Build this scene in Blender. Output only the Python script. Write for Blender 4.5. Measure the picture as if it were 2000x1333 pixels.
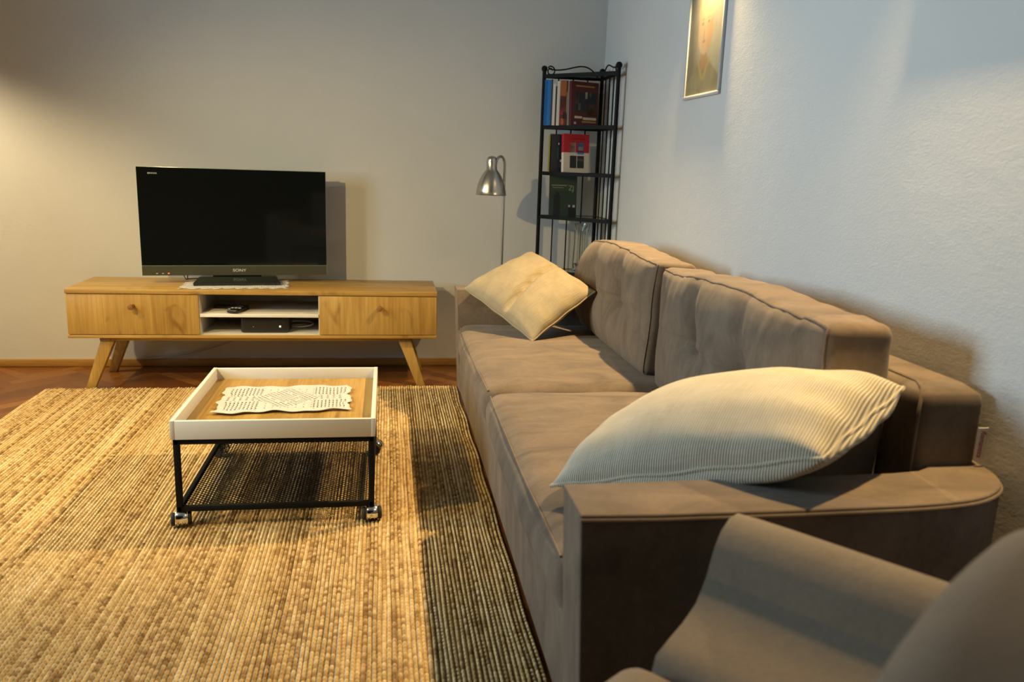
import bpy, bmesh, math, random
import numpy as np
from mathutils import Vector, Matrix, noise
C = bpy.context.scene.collection
for o in list(bpy.data.objects):
    bpy.data.objects.remove(o)
S = bpy.context.scene
rnd = random.Random(7)
PI = math.pi

# ------------------------------------------------------------------ camera
F_PX = 1580.67
yaw, pitch, roll = .15757, .213966, .034694
fw = Vector((math.sin(yaw)*math.cos(pitch), math.cos(yaw)*math.cos(pitch), -math.sin(pitch)))
r0 = Vector((math.cos(yaw), -math.sin(yaw), 0)); u0 = r0.cross(fw)
rt = math.cos(roll)*r0 + math.sin(roll)*u0
up = -math.sin(roll)*r0 + math.cos(roll)*u0
cam_d = bpy.data.cameras.new('camera'); cam = bpy.data.objects.new('camera', cam_d); C.objects.link(cam)
M = Matrix((rt, up, -fw)).transposed().to_4x4(); M.translation = (0, 0, 1.15)
cam.matrix_world = M
cam_d.sensor_width = 36; cam_d.lens = F_PX*36/2000; cam_d.clip_start = .02
cam_d.dof.use_dof = True; cam_d.dof.focus_distance = 3.0; cam_d.dof.aperture_fstop = 3.6
S.camera = cam

# ------------------------------------------------------------------ world, lights, exposure
w = bpy.data.worlds.new('world'); S.world = w; w.use_nodes = True
w.node_tree.nodes['Background'].inputs[0].default_value = (.55, .75, 1, 1)
w.node_tree.nodes['Background'].inputs[1].default_value = .002
S.view_settings.view_transform = 'Standard'
S.view_settings.look = 'None'
S.view_settings.exposure = 0.0
S.view_settings.gamma = 1.0
S.view_settings.use_curve_mapping = False
S.cycles.diffuse_bounces = 2

XW, YB, XL, ZC = 1.194, 4.58, -3.4, 2.75     # right wall, back wall, left wall, ceiling
WARM = (1, .72, .34)

def spot(loc, target, power, cone, blend=.5, col=WARM, size=.03):
    l = bpy.data.lights.new('spotlight', 'SPOT'); l.energy = power; l.color = col
    l.spot_size = math.radians(cone); l.spot_blend = blend; l.shadow_soft_size = size
    o = bpy.data.objects.new('spotlight', l); C.objects.link(o); o.location = loc
    d = Vector(target) - Vector(loc); o.rotation_euler = d.to_track_quat('-Z', 'Y').to_euler(); return o

def point(loc, power, col=WARM, size=.03):
    l = bpy.data.lights.new('lamp_light', 'POINT'); l.energy = power; l.color = col; l.shadow_soft_size = size
    o = bpy.data.objects.new('lamp_light', l); C.objects.link(o); o.location = loc; return o

# ceiling spots in a row above the sofa, close to the right-hand wall
spot((1.170, 3.07, 2.00), (.45, 2.70, 0), 250, 115, 1.0, size=.022, col=(1, .69, .31))
spot((1.135, 1.46, 2.00), (1.10, 1.40, 0), 145, 104, 1.0, size=.022, col=(1, .69, .31))
# warm lamps on the left of the room, outside the picture
spot((-1.75, 1.80, 2.05), (-.6, 3.6, .3), 190, 84, .9, col=(1, .73, .30))
spot((-2.30, 2.75, 1.95), (-.6, 3.3, .2), 105, 76, .9, col=(1, .73, .30))
spot((-2.75, 3.85, 1.95), (-2.7, 3.87, 0), 165, 138, .45, col=(1, .79, .46))
# daylight through the window in the left wall
la = bpy.data.lights.new('window_daylight', 'AREA'); la.shape = 'RECTANGLE'; la.size = 1.3; la.size_y = 1.1; la.spread = math.radians(110)
la.energy = 49; la.color = (.60, .84, 1)
lo = bpy.data.objects.new('window_daylight', la); C.objects.link(lo)
lo.location = (XL+.02, 2.1, 1.55); lo.rotation_euler = (0, -PI/2, 0)

# ------------------------------------------------------------------ helpers: materials
def new_mat(name):
    m = bpy.data.materials.new(name); m.use_nodes = True
    nt = m.node_tree; b = nt.nodes['Principled BSDF']
    return m, nt, b

def plain(name, col, rough=.5, metal=0, bump=0, bscale=200, spec=.5, emit=None, estr=0, coat=0):
    m, nt, b = new_mat(name)
    b.inputs['Base Color'].default_value = (*col, 1); b.inputs['Roughness'].default_value = rough
    b.inputs['Metallic'].default_value = metal; b.inputs['Specular IOR Level'].default_value = spec
    b.inputs['Coat Weight'].default_value = coat
    if emit:
        b.inputs['Emission Color'].default_value = (*emit, 1); b.inputs['Emission Strength'].default_value = estr
    if bump:
        tc = nt.nodes.new('ShaderNodeTexCoord'); n = nt.nodes.new('ShaderNodeTexNoise'); n.inputs['Scale'].default_value = bscale
        n.inputs['Detail'].default_value = 4
        bp = nt.nodes.new('ShaderNodeBump'); bp.inputs['Strength'].default_value = bump; bp.inputs['Distance'].default_value = .01
        nt.links.new(tc.outputs['Object'], n.inputs['Vector']); nt.links.new(n.outputs['Fac'], bp.inputs['Height'])
        nt.links.new(bp.outputs[0], b.inputs['Normal'])
    return m

def ramp(nt, pts):
    r = nt.nodes.new('ShaderNodeValToRGB'); e = r.color_ramp.elements
    e[0].position = pts[0][0]; e[0].color = (*pts[0][1], 1); e[1].position = pts[-1][0]; e[1].color = (*pts[-1][1], 1)
    for p, c in pts[1:-1]:
        k = e.new(p); k.color = (*c, 1)
    return r

def noise_tex(nt, scale3, detail=5, dist=0, coord='Object', rough=.55, loc=(0, 0, 0)):
    tc = nt.nodes.new('ShaderNodeTexCoord'); mp = nt.nodes.new('ShaderNodeMapping'); mp.inputs['Scale'].default_value = scale3
    mp.inputs['Location'].default_value = loc
    n = nt.nodes.new('ShaderNodeTexNoise'); n.inputs['Scale'].default_value = 1; n.inputs['Detail'].default_value = detail
    n.inputs['Distortion'].default_value = dist; n.inputs['Roughness'].default_value = rough
    nt.links.new(tc.outputs[coord], mp.inputs[0]); nt.links.new(mp.outputs[0], n.inputs['Vector'])
    return n

def mix(nt, fac, a, b, mode='MIX'):
    m = nt.nodes.new('ShaderNodeMix'); m.data_type = 'RGBA'; m.blend_type = mode
    for s, v in ((m.inputs[0], fac), (m.inputs[6], a), (m.inputs[7], b)):
        if isinstance(v, (int, float)): s.default_value = v
        elif isinstance(v, tuple): s.default_value = (*v, 1)
        else: nt.links.new(v, s)
    return m.outputs[2]

def wood(name, axis, dark, mid, light, rough=.42, sc=1.0, knots=True):
    """oak with grain that runs along axis 0/1/2"""
    m, nt, b = new_mat(name)
    s = [15*sc, 15*sc, 15*sc]; s[axis] = 1.5*sc
    n1 = noise_tex(nt, s, 6, .6)
    s2 = [150*sc]*3; s2[axis] = 5*sc
    n2 = noise_tex(nt, s2, 3)
    r1 = ramp(nt, [(.28, dark), (.5, mid), (.74, light)])
    nt.links.new(n1.outputs['Fac'], r1.inputs[0])
    r2 = ramp(nt, [(.35, (.78, .74, .68)), (.6, (1, 1, 1))])
    nt.links.new(n2.outputs['Fac'], r2.inputs[0])
    col = mix(nt, .8, r1.outputs[0], r2.outputs[0], 'MULTIPLY')
    if knots:
        s3 = [9*sc]*3; s3[axis] = 4.5*sc
        n3 = noise_tex(nt, s3, 2, 1.0, loc=(3.1, 1.7, .4))
        r3 = ramp(nt, [(.60, (1, 1, 1)), (.74, (.50, .38, .26))])
        nt.links.new(n3.outputs['Fac'], r3.inputs[0])
        col = mix(nt, 1.0, col, r3.outputs[0], 'MULTIPLY')
    nt.links.new(col, b.inputs['Base Color'])
    b.inputs['Roughness'].default_value = rough
    bp = nt.nodes.new('ShaderNodeBump'); bp.inputs['Strength'].default_value = .08; bp.inputs['Distance'].default_value = .003
    nt.links.new(n2.outputs['Fac'], bp.inputs['Height']); nt.links.new(bp.outputs[0], b.inputs['Normal'])
    return m

def fabric(name, base, var, weave=900, bump=.15, sheen=.25, blotch=5, rough=.9):
    m, nt, b = new_mat(name)
    n1 = noise_tex(nt, (blotch, blotch*2.2, blotch), 6, .5, rough=.65)
    n2 = noise_tex(nt, (90, 160, 90), 4)
    r1 = ramp(nt, [(.3, tuple(c*(1-var) for c in base)), (.72, tuple(min(1, c*(1+var)) for c in base))])
    nt.links.new(n1.outputs['Fac'], r1.inputs[0])
    r2 = ramp(nt, [(.3, (.84, .84, .84)), (.7, (1.0, 1.0, 1.0))])
    nt.links.new(n2.outputs['Fac'], r2.inputs[0])
    col = mix(nt, .8, r1.outputs[0], r2.outputs[0], 'MULTIPLY')
    nt.links.new(col, b.inputs['Base Color'])
    b.inputs['Roughness'].default_value = rough; b.inputs['Specular IOR Level'].default_value = .15
    b.inputs['Sheen Weight'].default_value = sheen; b.inputs['Sheen Roughness'].default_value = .5
    n3 = noise_tex(nt, (weave, weave, weave), 2)
    bp = nt.nodes.new('ShaderNodeBump'); bp.inputs['Strength'].default_value = bump; bp.inputs['Distance'].default_value = .003
    nt.links.new(n3.outputs['Fac'], bp.inputs['Height']); nt.links.new(bp.outputs[0], b.inputs['Normal'])
    return m

def attr_mat(name, rough=.6, attr='col', bump=0):
    m, nt, b = new_mat(name)
    a = nt.nodes.new('ShaderNodeAttribute'); a.attribute_name = attr
    nt.links.new(a.outputs['Color'], b.inputs['Base Color']); b.inputs['Roughness'].default_value = rough
    return m

# ------------------------------------------------------------------ helpers: meshes
class MB:
    """collects shapes; build() links them as one mesh object"""
    def __init__(s): s.v, s.f, s.uv = [], [], None
    def add(s, V, Fs):
        k = len(s.v); s.v += [tuple(p) for p in V]; s.f += [tuple(i+k for i in f) for f in Fs]; return s
    def box(s, x0, x1, y0, y1, z0, z1):
        V = [(x, y, z) for z in (z0, z1) for y in (y0, y1) for x in (x0, x1)]
        return s.add(V, [(0, 2, 3, 1), (4, 5, 7, 6), (0, 1, 5, 4), (2, 6, 7, 3), (0, 4, 6, 2), (1, 3, 7, 5)])
    def tube(s, pts, r, n=10, closed=False, caps=True):
        P = [Vector(p) for p in pts]; N = len(P); R = r if isinstance(r, (list, tuple)) else [r]*N
        V, Fs = [], []; prev = None
        for i, p in enumerate(P):
            if closed: t = P[(i+1) % N] - P[i-1]
            else: t = P[min(i+1, N-1)] - P[max(i-1, 0)]
            t.normalize()
            if prev is None:
                a = Vector((0, 0, 1)) if abs(t.z) < .9 else Vector((1, 0, 0)); u = t.cross(a).normalized()
            else:
                u = (prev - t*prev.dot(t)).normalized()
            prev = u; v = t.cross(u)
            for k in range(n):
                a = 2*PI*k/n; V.append(p + R[i]*(math.cos(a)*u + math.sin(a)*v))
        for i in range(N if closed else N-1):
            j = (i+1) % N
            for k in range(n):
                l = (k+1) % n; Fs.append((i*n+k, i*n+l, j*n+l, j*n+k))
        if caps and not closed:
            Fs.append(tuple(range(n-1, -1, -1))); Fs.append(tuple((N-1)*n+k for k in range(n)))
        return s.add(V, Fs)
    def lathe(s, prof, cx=0, cy=0, n=32, z0=0, cap=True):
        V, Fs = [], []
        for (r, z) in prof:
            for k in range(n):
                a = 2*PI*k/n; V.append((cx + r*math.cos(a), cy + r*math.sin(a), z0+z))
        for i in range(len(prof)-1):
            for k in range(n):
                l = (k+1) % n; Fs.append((i*n+k, i*n+l, (i+1)*n+l, (i+1)*n+k))
        if cap:
            Fs.append(tuple(range(n-1, -1, -1))); Fs.append(tuple((len(prof)-1)*n+k for k in range(n)))
        return s.add(V, Fs)
    def ball(s, c, r, n=16, m=10):
        prof = [(max(1e-4, r*math.sin(PI*i/m)), -r*math.cos(PI*i/m)) for i in range(m+1)]
        return s.lathe(prof, c[0], c[1], n, c[2], cap=False)
    def prism(s, poly, z0, z1):
        n = len(poly); V = [(x, y, z0) for x, y in poly] + [(x, y, z1) for x, y in poly]
        Fs = [tuple(range(n-1, -1, -1)), tuple(range(n, 2*n))] + [(i, (i+1) % n, n+(i+1) % n, n+i) for i in range(n)]
        return s.add(V, Fs)
    def beam(s, a, b, w, h, upv=(0, 0, 1)):
        a, b = Vector(a), Vector(b); t = (b-a).normalized(); x = t.cross(Vector(upv)).normalized(); z = x.cross(t)
        V = [p + x*sx*w/2 + z*sz*h/2 for p in (a, b) for sx, sz in ((-1, -1), (1, -1), (1, 1), (-1, 1))]
        return s.add(V, [(3, 2, 1, 0), (4, 5, 6, 7), (0, 1, 5, 4), (1, 2, 6, 5), (2, 3, 7, 6), (3, 0, 4, 7)])
    def xf(s, M):
        s.v = [tuple(M @ Vector(p)) for p in s.v]; return s
    def build(s, name, mat, parent=None, bevel=0, seg=2, smooth=False, world=True, subsurf=0, ang=40):
        me = bpy.data.meshes.new(name); me.from_pydata(s.v, [], s.f); me.update()
        bm = bmesh.new(); bm.from_mesh(me)
        bmesh.ops.recalc_face_normals(bm, faces=bm.faces)
        if bevel:
            es = [e for e in bm.edges if len(e.link_faces) == 2 and e.calc_face_angle(0) > math.radians(30)]
            bmesh.ops.bevel(bm, geom=es, offset=bevel, segments=seg, profile=.5, affect='EDGES', clamp_overlap=True)
        bm.to_mesh(me); bm.free()
        if s.uv:
            uvl = me.uv_layers.new(name='UVMap')
            for l in me.loops: uvl.data[l.index].uv = s.uv[l.vertex_index]
        return link(name, me, mat, parent, smooth or bevel > 0, world, subsurf, ang)

def link(name, me, mat, parent=None, smooth=False, world=True, subsurf=0, ang=40):
    o = bpy.data.objects.new(name, me); C.objects.link(o)
    for m in (mat if isinstance(mat, (list, tuple)) else [mat]): me.materials.append(m)
    if smooth:
        me.polygons.foreach_set('use_smooth', [True]*len(me.polygons))
        if ang < 180:
            a = me.attributes.get('sharp_edge') or me.attributes.new('sharp_edge', 'BOOLEAN', 'EDGE')
            bm = bmesh.new(); bm.from_mesh(me); bm.edges.ensure_lookup_table()
            sh = [(len(e.link_faces) == 2 and e.calc_face_angle(0) > math.radians(ang)) for e in bm.edges]; bm.free()
            me.attributes['sharp_edge'].data.foreach_set('value', sh)
    if subsurf:
        md = o.modifiers.new('smooth', 'SUBSURF'); md.levels = subsurf; md.render_levels = subsurf
    if parent:
        o.parent = parent
        if world:
            o.matrix_parent_inverse = Matrix.Translation(base_of(parent)).inverted()
    return o

def base_of(o):
    l = Vector((0, 0, 0))
    while o is not None:
        if o.type == 'EMPTY': l = l + o.location
        o = o.parent
    return l

def thing(name, label, cat, loc=(0, 0, 0), rotz=0, group=None):
    o = bpy.data.objects.new(name, None); C.objects.link(o); o.empty_display_size = .1
    o.location = loc; o.rotation_euler = (0, 0, rotz); o['label'] = label; o['category'] = cat
    if group: o['group'] = group
    return o

def tag(o, label, cat, group=None):
    o['label'] = label; o['category'] = cat
    if group: o['group'] = group
    return o

def struct(o): o['kind'] = 'structure'; return o

def child_of(o, parent):
    """parent a piece to a part that is itself placed in the thing's coordinates"""
    o.parent = parent
    o.matrix_parent_inverse = Matrix.Identity(4)
    o.location = (0, 0, 0)
    return o

def sub(mb, name, mat, parent, **k):
    """sub-part sharing its parent's mesh coordinates"""
    o = mb.build(name, mat, None, **k); o.parent = parent; return o

def soft_box(hx, hy, hz, r, n=28, disp=None):
    """rounded box as a fine grid; disp(p, q) moves each point (q in -1..1 cube coordinates)"""
    t = [math.sin(PI/2*(2*i/n-1))*.55 + (2*i/n-1)*.45 for i in range(n+1)]
    idx, V, Fs = {}, [], []
    dims = (hx, hy, hz)
    def vid(q):
        k = tuple(round(c, 5) for c in q)
        if k in idx: return idx[k]
        p = [q[i]*dims[i] for i in range(3)]; inn = [max(-(dims[i]-r), min(dims[i]-r, p[i])) for i in range(3)]
        off = Vector([p[i]-inn[i] for i in range(3)])
        pp = Vector(inn) + (off.normalized()*r if off.length > 1e-9 else off)
        if disp: pp = disp(pp, q)
        idx[k] = len(V); V.append(tuple(pp)); return idx[k]
    for ax in range(3):
        for s in (-1, 1):
            for i in range(n):
                for j in range(n):
                    qs = []
                    for (a, b) in ((i, j), (i+1, j), (i+1, j+1), (i, j+1)):
                        q = [0, 0, 0]; q[ax] = s; q[(ax+1) % 3] = t[a]; q[(ax+2) % 3] = t[b]; qs.append(vid(q))
                    Fs.append(tuple(qs))
    mb = MB(); mb.add(V, Fs); mb.fn = lambda q: V[vid(q)]
    return mb

def text_mesh(name, txt, size, mat, parent, M, ext=.0006, squash=1, slant=0):
    cu = bpy.data.curves.new('tmp_text', 'FONT'); cu.body = txt; cu.size = size; cu.align_x = 'CENTER'; cu.align_y = 'CENTER'
    cu.extrude = ext; cu.shear = slant
    o = bpy.data.objects.new('tmp_text', cu); C.objects.link(o)
    me = bpy.data.meshes.new_from_object(o.evaluated_get(bpy.context.evaluated_depsgraph_get()))
    bpy.data.objects.remove(o); me.name = name
    me.transform(M @ Matrix.Diagonal((squash, 1, 1, 1)))
    ob = bpy.data.objects.new(name, me); C.objects.link(ob); me.materials.clear(); me.materials.append(mat); ob.parent = parent
    return ob

# frame helper: matrix with given axes
def frame(ex, ey, ez, o):
    m = Matrix((Vector(ex), Vector(ey), Vector(ez))).transposed().to_4x4(); m.translation = o; return m

# ------------------------------------------------------------------ materials
OAK = ((.29, .16, .034), (.41, .25, .062), (.50, .325, .10))
m_oak_h = wood('oak_grain_lengthwise', 0, *OAK)
m_oak_v = wood('oak_grain_upright', 2, *OAK)
m_knob = wood('knob_wood', 1, (.16, .07, .02), (.24, .11, .03), (.30, .15, .05), knots=False)
m_oak_d = wood('oak_grain_deep', 1, *OAK)
m_white = plain('white_lacquer', (.72, .70, .65), .45)
m_black_metal = plain('black_metal', (.007, .008, .007), .6, 0, spec=.12)
m_chrome = plain('chrome', (.75, .75, .75), .14, 1)
m_black = plain('black_plastic', (.011, .012, .012), .35)
m_rubber = plain('black_rubber', (.01, .01, .01), .7)
m_sofa = fabric('taupe_microfibre', (.170, .127, .090), .32, sheen=.12)
m_chair = fabric('grey_brown_upholstery', (.18, .145, .108), .10, sheen=.1, blotch=4)
m_lace = plain('white_cotton', (.58, .56, .54), .9, bump=.3, bscale=700)

# ------------------------------------------------------------------ setting
def wall_mat():
    m, nt, b = new_mat('white_plaster')
    n0 = noise_tex(nt, (1.3, 1.3, 1.3), 3)
    r = ramp(nt, [(.3, (.57, .56, .535)), (.7, (.61, .60, .575))]); nt.links.new(n0.outputs['Fac'], r.inputs[0])
    nt.links.new(r.outputs[0], b.inputs['Base Color']); b.inputs['Roughness'].default_value = .85
    b.inputs['Specular IOR Level'].default_value = .2
    n1 = noise_tex(nt, (75, 75, 150), 6, .8, rough=.6); n2 = noise_tex(nt, (9, 9, 14), 4, .5)
    ad = nt.nodes.new('ShaderNodeMath'); ad.operation = 'MULTIPLY_ADD'; ad.inputs[1].default_value = 1.6
    nt.links.new(n2.outputs['Fac'], ad.inputs[0]); nt.links.new(n1.outputs['Fac'], ad.inputs[2])
    bp = nt.nodes.new('ShaderNodeBump'); bp.inputs['Strength'].default_value = .17; bp.inputs['Distance'].default_value = .004
    nt.links.new(ad.outputs[0], bp.inputs['Height']); nt.links.new(bp.outputs[0], b.inputs['Normal'])
    return m
m_wall = wall_mat()
Y0 = -.6
struct(MB().box(XL, XW+.15, YB, YB+.15, 0, ZC).build('wall_back', m_wall))
struct(MB().box(XW, XW+.15, Y0, YB, 0, ZC).build('wall_right', m_wall))
mb = MB()
mb.box(XL-.15, XL, Y0, 1.5, 0, ZC); mb.box(XL-.15, XL, 3.1, YB+.15, 0, ZC)
mb.box(XL-.15, XL, 1.5, 3.1, 0, .85); mb.box(XL-.15, XL, 1.5, 3.1, 2.25, ZC)
struct(mb.build('wall_left', m_wall))
struct(MB().box(XL-.15, XW+.15, Y0, YB+.15, ZC, ZC+.1).build('ceiling', plain('grey_ceiling', (.40, .39, .37), .9)))
mb = MB()
for y0, y1 in ((1.5, 1.56), (3.04, 3.1), (2.27, 2.33)): mb.box(XL-.1, XL-.05, y0, y1, .85, 2.25)
for z0, z1 in ((.85, .91), (2.19, 2.25)): mb.box(XL-.1, XL-.05, 1.56, 3.04, z0, z1)
struct(mb.build('window_1', m_white))
# herringbone parquet
W_, n_ = .065, 5
planks = []
for k in range(-90, 130):
    for j in range(-14, 15):
        for kind in (0, 1):
            x, y = k + 2*n_*j, k
            q = [(x, y), (x+n_, y), (x+n_, y+1), (x, y+1)] if kind == 0 else [(x, y+1), (x+1, y+1), (x+1, y+1+n_), (x, y+1+n_)]
            P = [((a-b)*.7071*W_, (a+b)*.7071*W_ + 1.0) for a, b in q]
            cx = sum(p[0] for p in P)/4; cy = sum(p[1] for p in P)/4
            if XL+.1 < cx < XW+.05 and 1.0 < cy < YB-.05: planks.append((kind, P, cx, cy))
V, Fs, cols = [], [], []
for kind, P, cx, cy in planks:
    k = len(V); g = .0007
    for (x, y) in P:
        d = Vector((cx-x, cy-y)).normalized()*g; V.append((x+d.x, min(y+d.y, YB), 0.0))
    Fs.append((k, k+1, k+2, k+3)); s = rnd.random(); cols.append((s, kind, rnd.random(), 1))
k = len(V)
V += [(XL, Y0, -.001), (XW, Y0, -.001), (XW, YB, -.001), (XL, YB, -.001)]; Fs.append((k, k+1, k+2, k+3)); cols.append((.5, .5, .5, 1))
k = len(V)
V += [(XL, Y0, -.1), (XW, Y0, -.1), (XW, YB, -.1), (XL, YB, -.1)]; Fs.append((k+3, k+2, k+1, k)); cols.append((.5, .5, .5, 1))
me = bpy.data.meshes.new('floor'); me.from_pydata(V, [], Fs)
ca = me.color_attributes.new('plank', 'FLOAT_COLOR', 'CORNER')
for p, c in zip(me.polygons, cols):
    for l in p.loop_indices: ca.data[l].color = c
m, nt, b = new_mat('oak_parquet')
a = nt.nodes.new('ShaderNodeAttribute'); a.attribute_name = 'plank'
sp = nt.nodes.new('ShaderNodeSeparateColor'); nt.links.new(a.outputs['Color'], sp.inputs[0])
r1 = ramp(nt, [(0, (.13, .042, .006)), (.5, (.20, .070, .011)), (1, (.28, .112, .022))]); nt.links.new(sp.outputs[0], r1.inputs[0])
n1 = noise_tex(nt, (30, 30, 30), 5, 1.5); r2 = ramp(nt, [(.3, (.65, .6, .55)), (.7, (1, 1, 1))]); nt.links.new(n1.outputs['Fac'], r2.inputs[0])
nt.links.new(mix(nt, .8, r1.outputs[0], r2.outputs[0], 'MULTIPLY'), b.inputs['Base Color'])
b.inputs['Roughness'].default_value = .38
struct(link('floor', me, m))
m_base = wood('baseboard_wood', 0, (.30, .15, .03), (.40, .21, .05), (.48, .27, .08), .4, knots=False)
struct(MB().box(XL, XW, YB-.016, YB, 0, .042).build('baseboard_back', m_base, bevel=.004))
struct(MB().box(XW-.016, XW, Y0, YB-.016, 0, .042).build('baseboard_right', m_base, bevel=.004))

# ------------------------------------------------------------------ rug
RX0, RX1, RY0, RY1 = -1.645, .364, 1.05, 4.10
rows, sub_r = 166, 5
ny = 840
xs = np.linspace(0, 1, rows*sub_r+1); ys = np.linspace(0, 1, ny+1)
rng = np.random.default_rng(3)
X, Yg = np.meshgrid(xs, ys)
rowi = np.minimum((X*rows).astype(int), rows-1); fr = X*rows - rowi
phase = rng.random(rows)*6.28; pit = 1 + .15*rng.random(rows)
hgt = .75 + .5*rng.random(rows)
prof_ = np.sqrt(np.clip(1-(2*fr-1)**2, 0, 1))
L = RY1-RY0
# slow wander of pitch along every row
arg = Yg*L/.0165*pit[rowi]*np.pi + phase[rowi] + 1.5*np.sin(Yg*9+phase[rowi]*3)
kn = np.sin(arg)
kid = np.floor(arg/np.pi).astype(int)
tone = np.modf(np.abs(np.sin(kid*12.9898 + rowi*78.233)*43758.5453))[0]
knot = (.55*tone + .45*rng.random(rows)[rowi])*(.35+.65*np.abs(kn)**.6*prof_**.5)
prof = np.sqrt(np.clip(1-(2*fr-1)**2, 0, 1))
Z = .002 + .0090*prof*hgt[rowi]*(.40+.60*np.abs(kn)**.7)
wx = .0016*np.sin(Yg*9+rowi*.05) + .0010*np.sin(Yg*37+rowi*.9)
edge = .003*np.sin(Yg*40)*(np.maximum(0, X-.97)/.03 + np.maximum(0, .03-X)/.03)
PX = RX0 + X*(RX1-RX0) + wx + edge
endw = .008*(rng.random(rows)-.5)
PY = RY0 + Yg*L + endw[rowi]*(Yg > .985)
Z = np.where((Yg <= 0) | (Yg >= 1) | (X <= 0) | (X >= 1), 0.0005, Z)
nx1 = rows*sub_r+1
co = np.stack([PX, PY, Z], -1).reshape(-1, 3).astype(np.float32)
ii = (np.arange(ny)[:, None]*nx1 + np.arange(nx1-1)[None, :]).reshape(-1)
quads = np.stack([ii, ii+1, ii+1+nx1, ii+nx1], -1).astype(np.int32)
me = bpy.data.meshes.new('jute_rug')
me.vertices.add(len(co)); me.vertices.foreach_set('co', co.reshape(-1))
me.loops.add(quads.size); me.loops.foreach_set('vertex_index', quads.reshape(-1))
me.polygons.add(len(quads)); me.polygons.foreach_set('loop_start', np.arange(len(quads), dtype=np.int32)*4)
me.update(); me.validate()
ka = me.attributes.new('knot', 'FLOAT', 'POINT'); ka.data.foreach_set('value', knot.reshape(-1).astype(np.float32))
me.polygons.foreach_set('use_smooth', [True]*len(quads))
m, nt, b = new_mat('braided_jute')
n1 = noise_tex(nt, (70, 4, 1), 5, .3, rough=.65); n2 = noise_tex(nt, (9, .45, 1), 4, .3); n3 = noise_tex(nt, (83, 62, 1), 3, .4)
r1 = ramp(nt, [(.25, (.46, .33, .15)), (.48, (.78, .61, .33)), (.75, (.95, .83, .57))]); nt.links.new(n1.outputs['Fac'], r1.inputs[0])
r2 = ramp(nt, [(.32, (.80, .72, .60)), (.68, (1.0, 1.0, 1.0))]); nt.links.new(n2.outputs['Fac'], r2.inputs[0])
r3 = ramp(nt, [(.28, (.55, .47, .38)), (.62, (1, 1, 1))]); nt.links.new(n3.outputs['Fac'], r3.inputs[0])
c1 = mix(nt, .9, r1.outputs[0], r2.outputs[0], 'MULTIPLY'); c2 = mix(nt, .6, c1, r3.outputs[0], 'MULTIPLY')
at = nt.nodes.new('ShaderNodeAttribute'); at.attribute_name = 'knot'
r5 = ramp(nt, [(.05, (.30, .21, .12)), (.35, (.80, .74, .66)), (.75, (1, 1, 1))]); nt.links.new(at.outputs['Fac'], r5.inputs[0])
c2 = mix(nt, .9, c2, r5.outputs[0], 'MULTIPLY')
nt.links.new(c2, b.inputs['Base Color']); b.inputs['Roughness'].default_value = .85; b.inputs['Specular IOR Level'].default_value = .2
n4 = noise_tex(nt, (500, 200, 200), 3); bp = nt.nodes.new('ShaderNodeBump'); bp.inputs['Strength'].default_value = .4; bp.inputs['Distance'].default_value = .002
nt.links.new(n4.outputs['Fac'], bp.inputs['Height']); nt.links.new(bp.outputs[0], b.inputs['Normal'])
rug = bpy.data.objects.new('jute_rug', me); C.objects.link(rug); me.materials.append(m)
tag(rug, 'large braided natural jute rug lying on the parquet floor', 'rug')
RZ = .0128

# ------------------------------------------------------------------ television console
SX0, SX1, SY0, SY1, SZB, SZT = -1.518, .256, 4.088, 4.50, .262, .504
st = thing('tv_console', 'long low oak television console with splayed legs and white open middle', 'tv stand', (-.63, 4.29, 0))
p = MB().box(SX0, SX1, SY0, SY1, SZT-.023, SZT).build('top_panel', m_oak_h, st, bevel=.003)
MB().box(SX0, SX1, SY0, SY1, SZB, SZB+.016).build('bottom_panel', m_oak_h, st, bevel=.003)
for x in (SX0, SX1-.018):
    MB().box(x, x+.018, SY0+.02, SY1, SZB+.016, SZT-.023).build('side_panel', m_oak_d, st)
DL, DR = -.906, -.337
for x in (DL-.018, DR):
    MB().box(x, x+.018, SY0+.012, SY1-.01, SZB+.016, SZT-.023).build('divider', m_white, st)
MB().box(SX0+.018, SX1-.018, SY1-.01, SY1-.002, SZB+.016, SZT-.023).build('back_panel', m_white, st)
MB().box(DL, DR, SY0+.015, SY1-.01, SZB+.016, SZB+.019).build('floor_lining', m_white, st)
MB().box(DL, DR, SY0+.006, SY1-.01, .368, .384).build('shelf', m_white, st, bevel=.001)
for (a, bx, kx) in ((SX0+.003, DL-.004, -1.213), (DR+.004, SX1-.003, -.035)):
    d = MB().box(a, bx, SY0+.002, SY0+.02, SZB+.019, SZT-.026).build('door', m_oak_v, st, bevel=.0012)
    kn = MB(); kn.lathe([(.010, 0), (.010, .018), (.013, .030), (.0142, .040), (.0125, .045), (.005, .047)], n=24)
    kn.xf(Matrix.Translation((kx, SY0+.002, .422)) @ Matrix.Rotation(PI/2, 4, 'X'))
    sub(kn, 'knob', m_knob, d, smooth=True)
def con_leg(x0, x1, y0, y1):
    mb = MB(); a, bb = (x0, y0, SZB-.003), (x1, y1, 0)
    V = []
    for (cx, cy, z), wx, wy in ((a, .033, .026), (bb, .021, .016)):
        V += [(cx-wx, cy-wy, z), (cx+wx, cy-wy, z), (cx+wx, cy+wy, z), (cx-wx, cy+wy, z)]
    mb.add(V, [(0, 1, 2, 3), (7, 6, 5, 4), (0, 4, 5, 1), (1, 5, 6, 2), (2, 6, 7, 3), (3, 7, 4, 0)])
    return mb
for (x0, x1) in ((-1.345, -1.443), (.088, .180)):
    for (y0, y1) in ((4.15, 4.128), (4.44, 4.465)):
        con_leg(x0, x1, y0, y1).build('leg', m_oak_v, st, bevel=.003)
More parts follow.
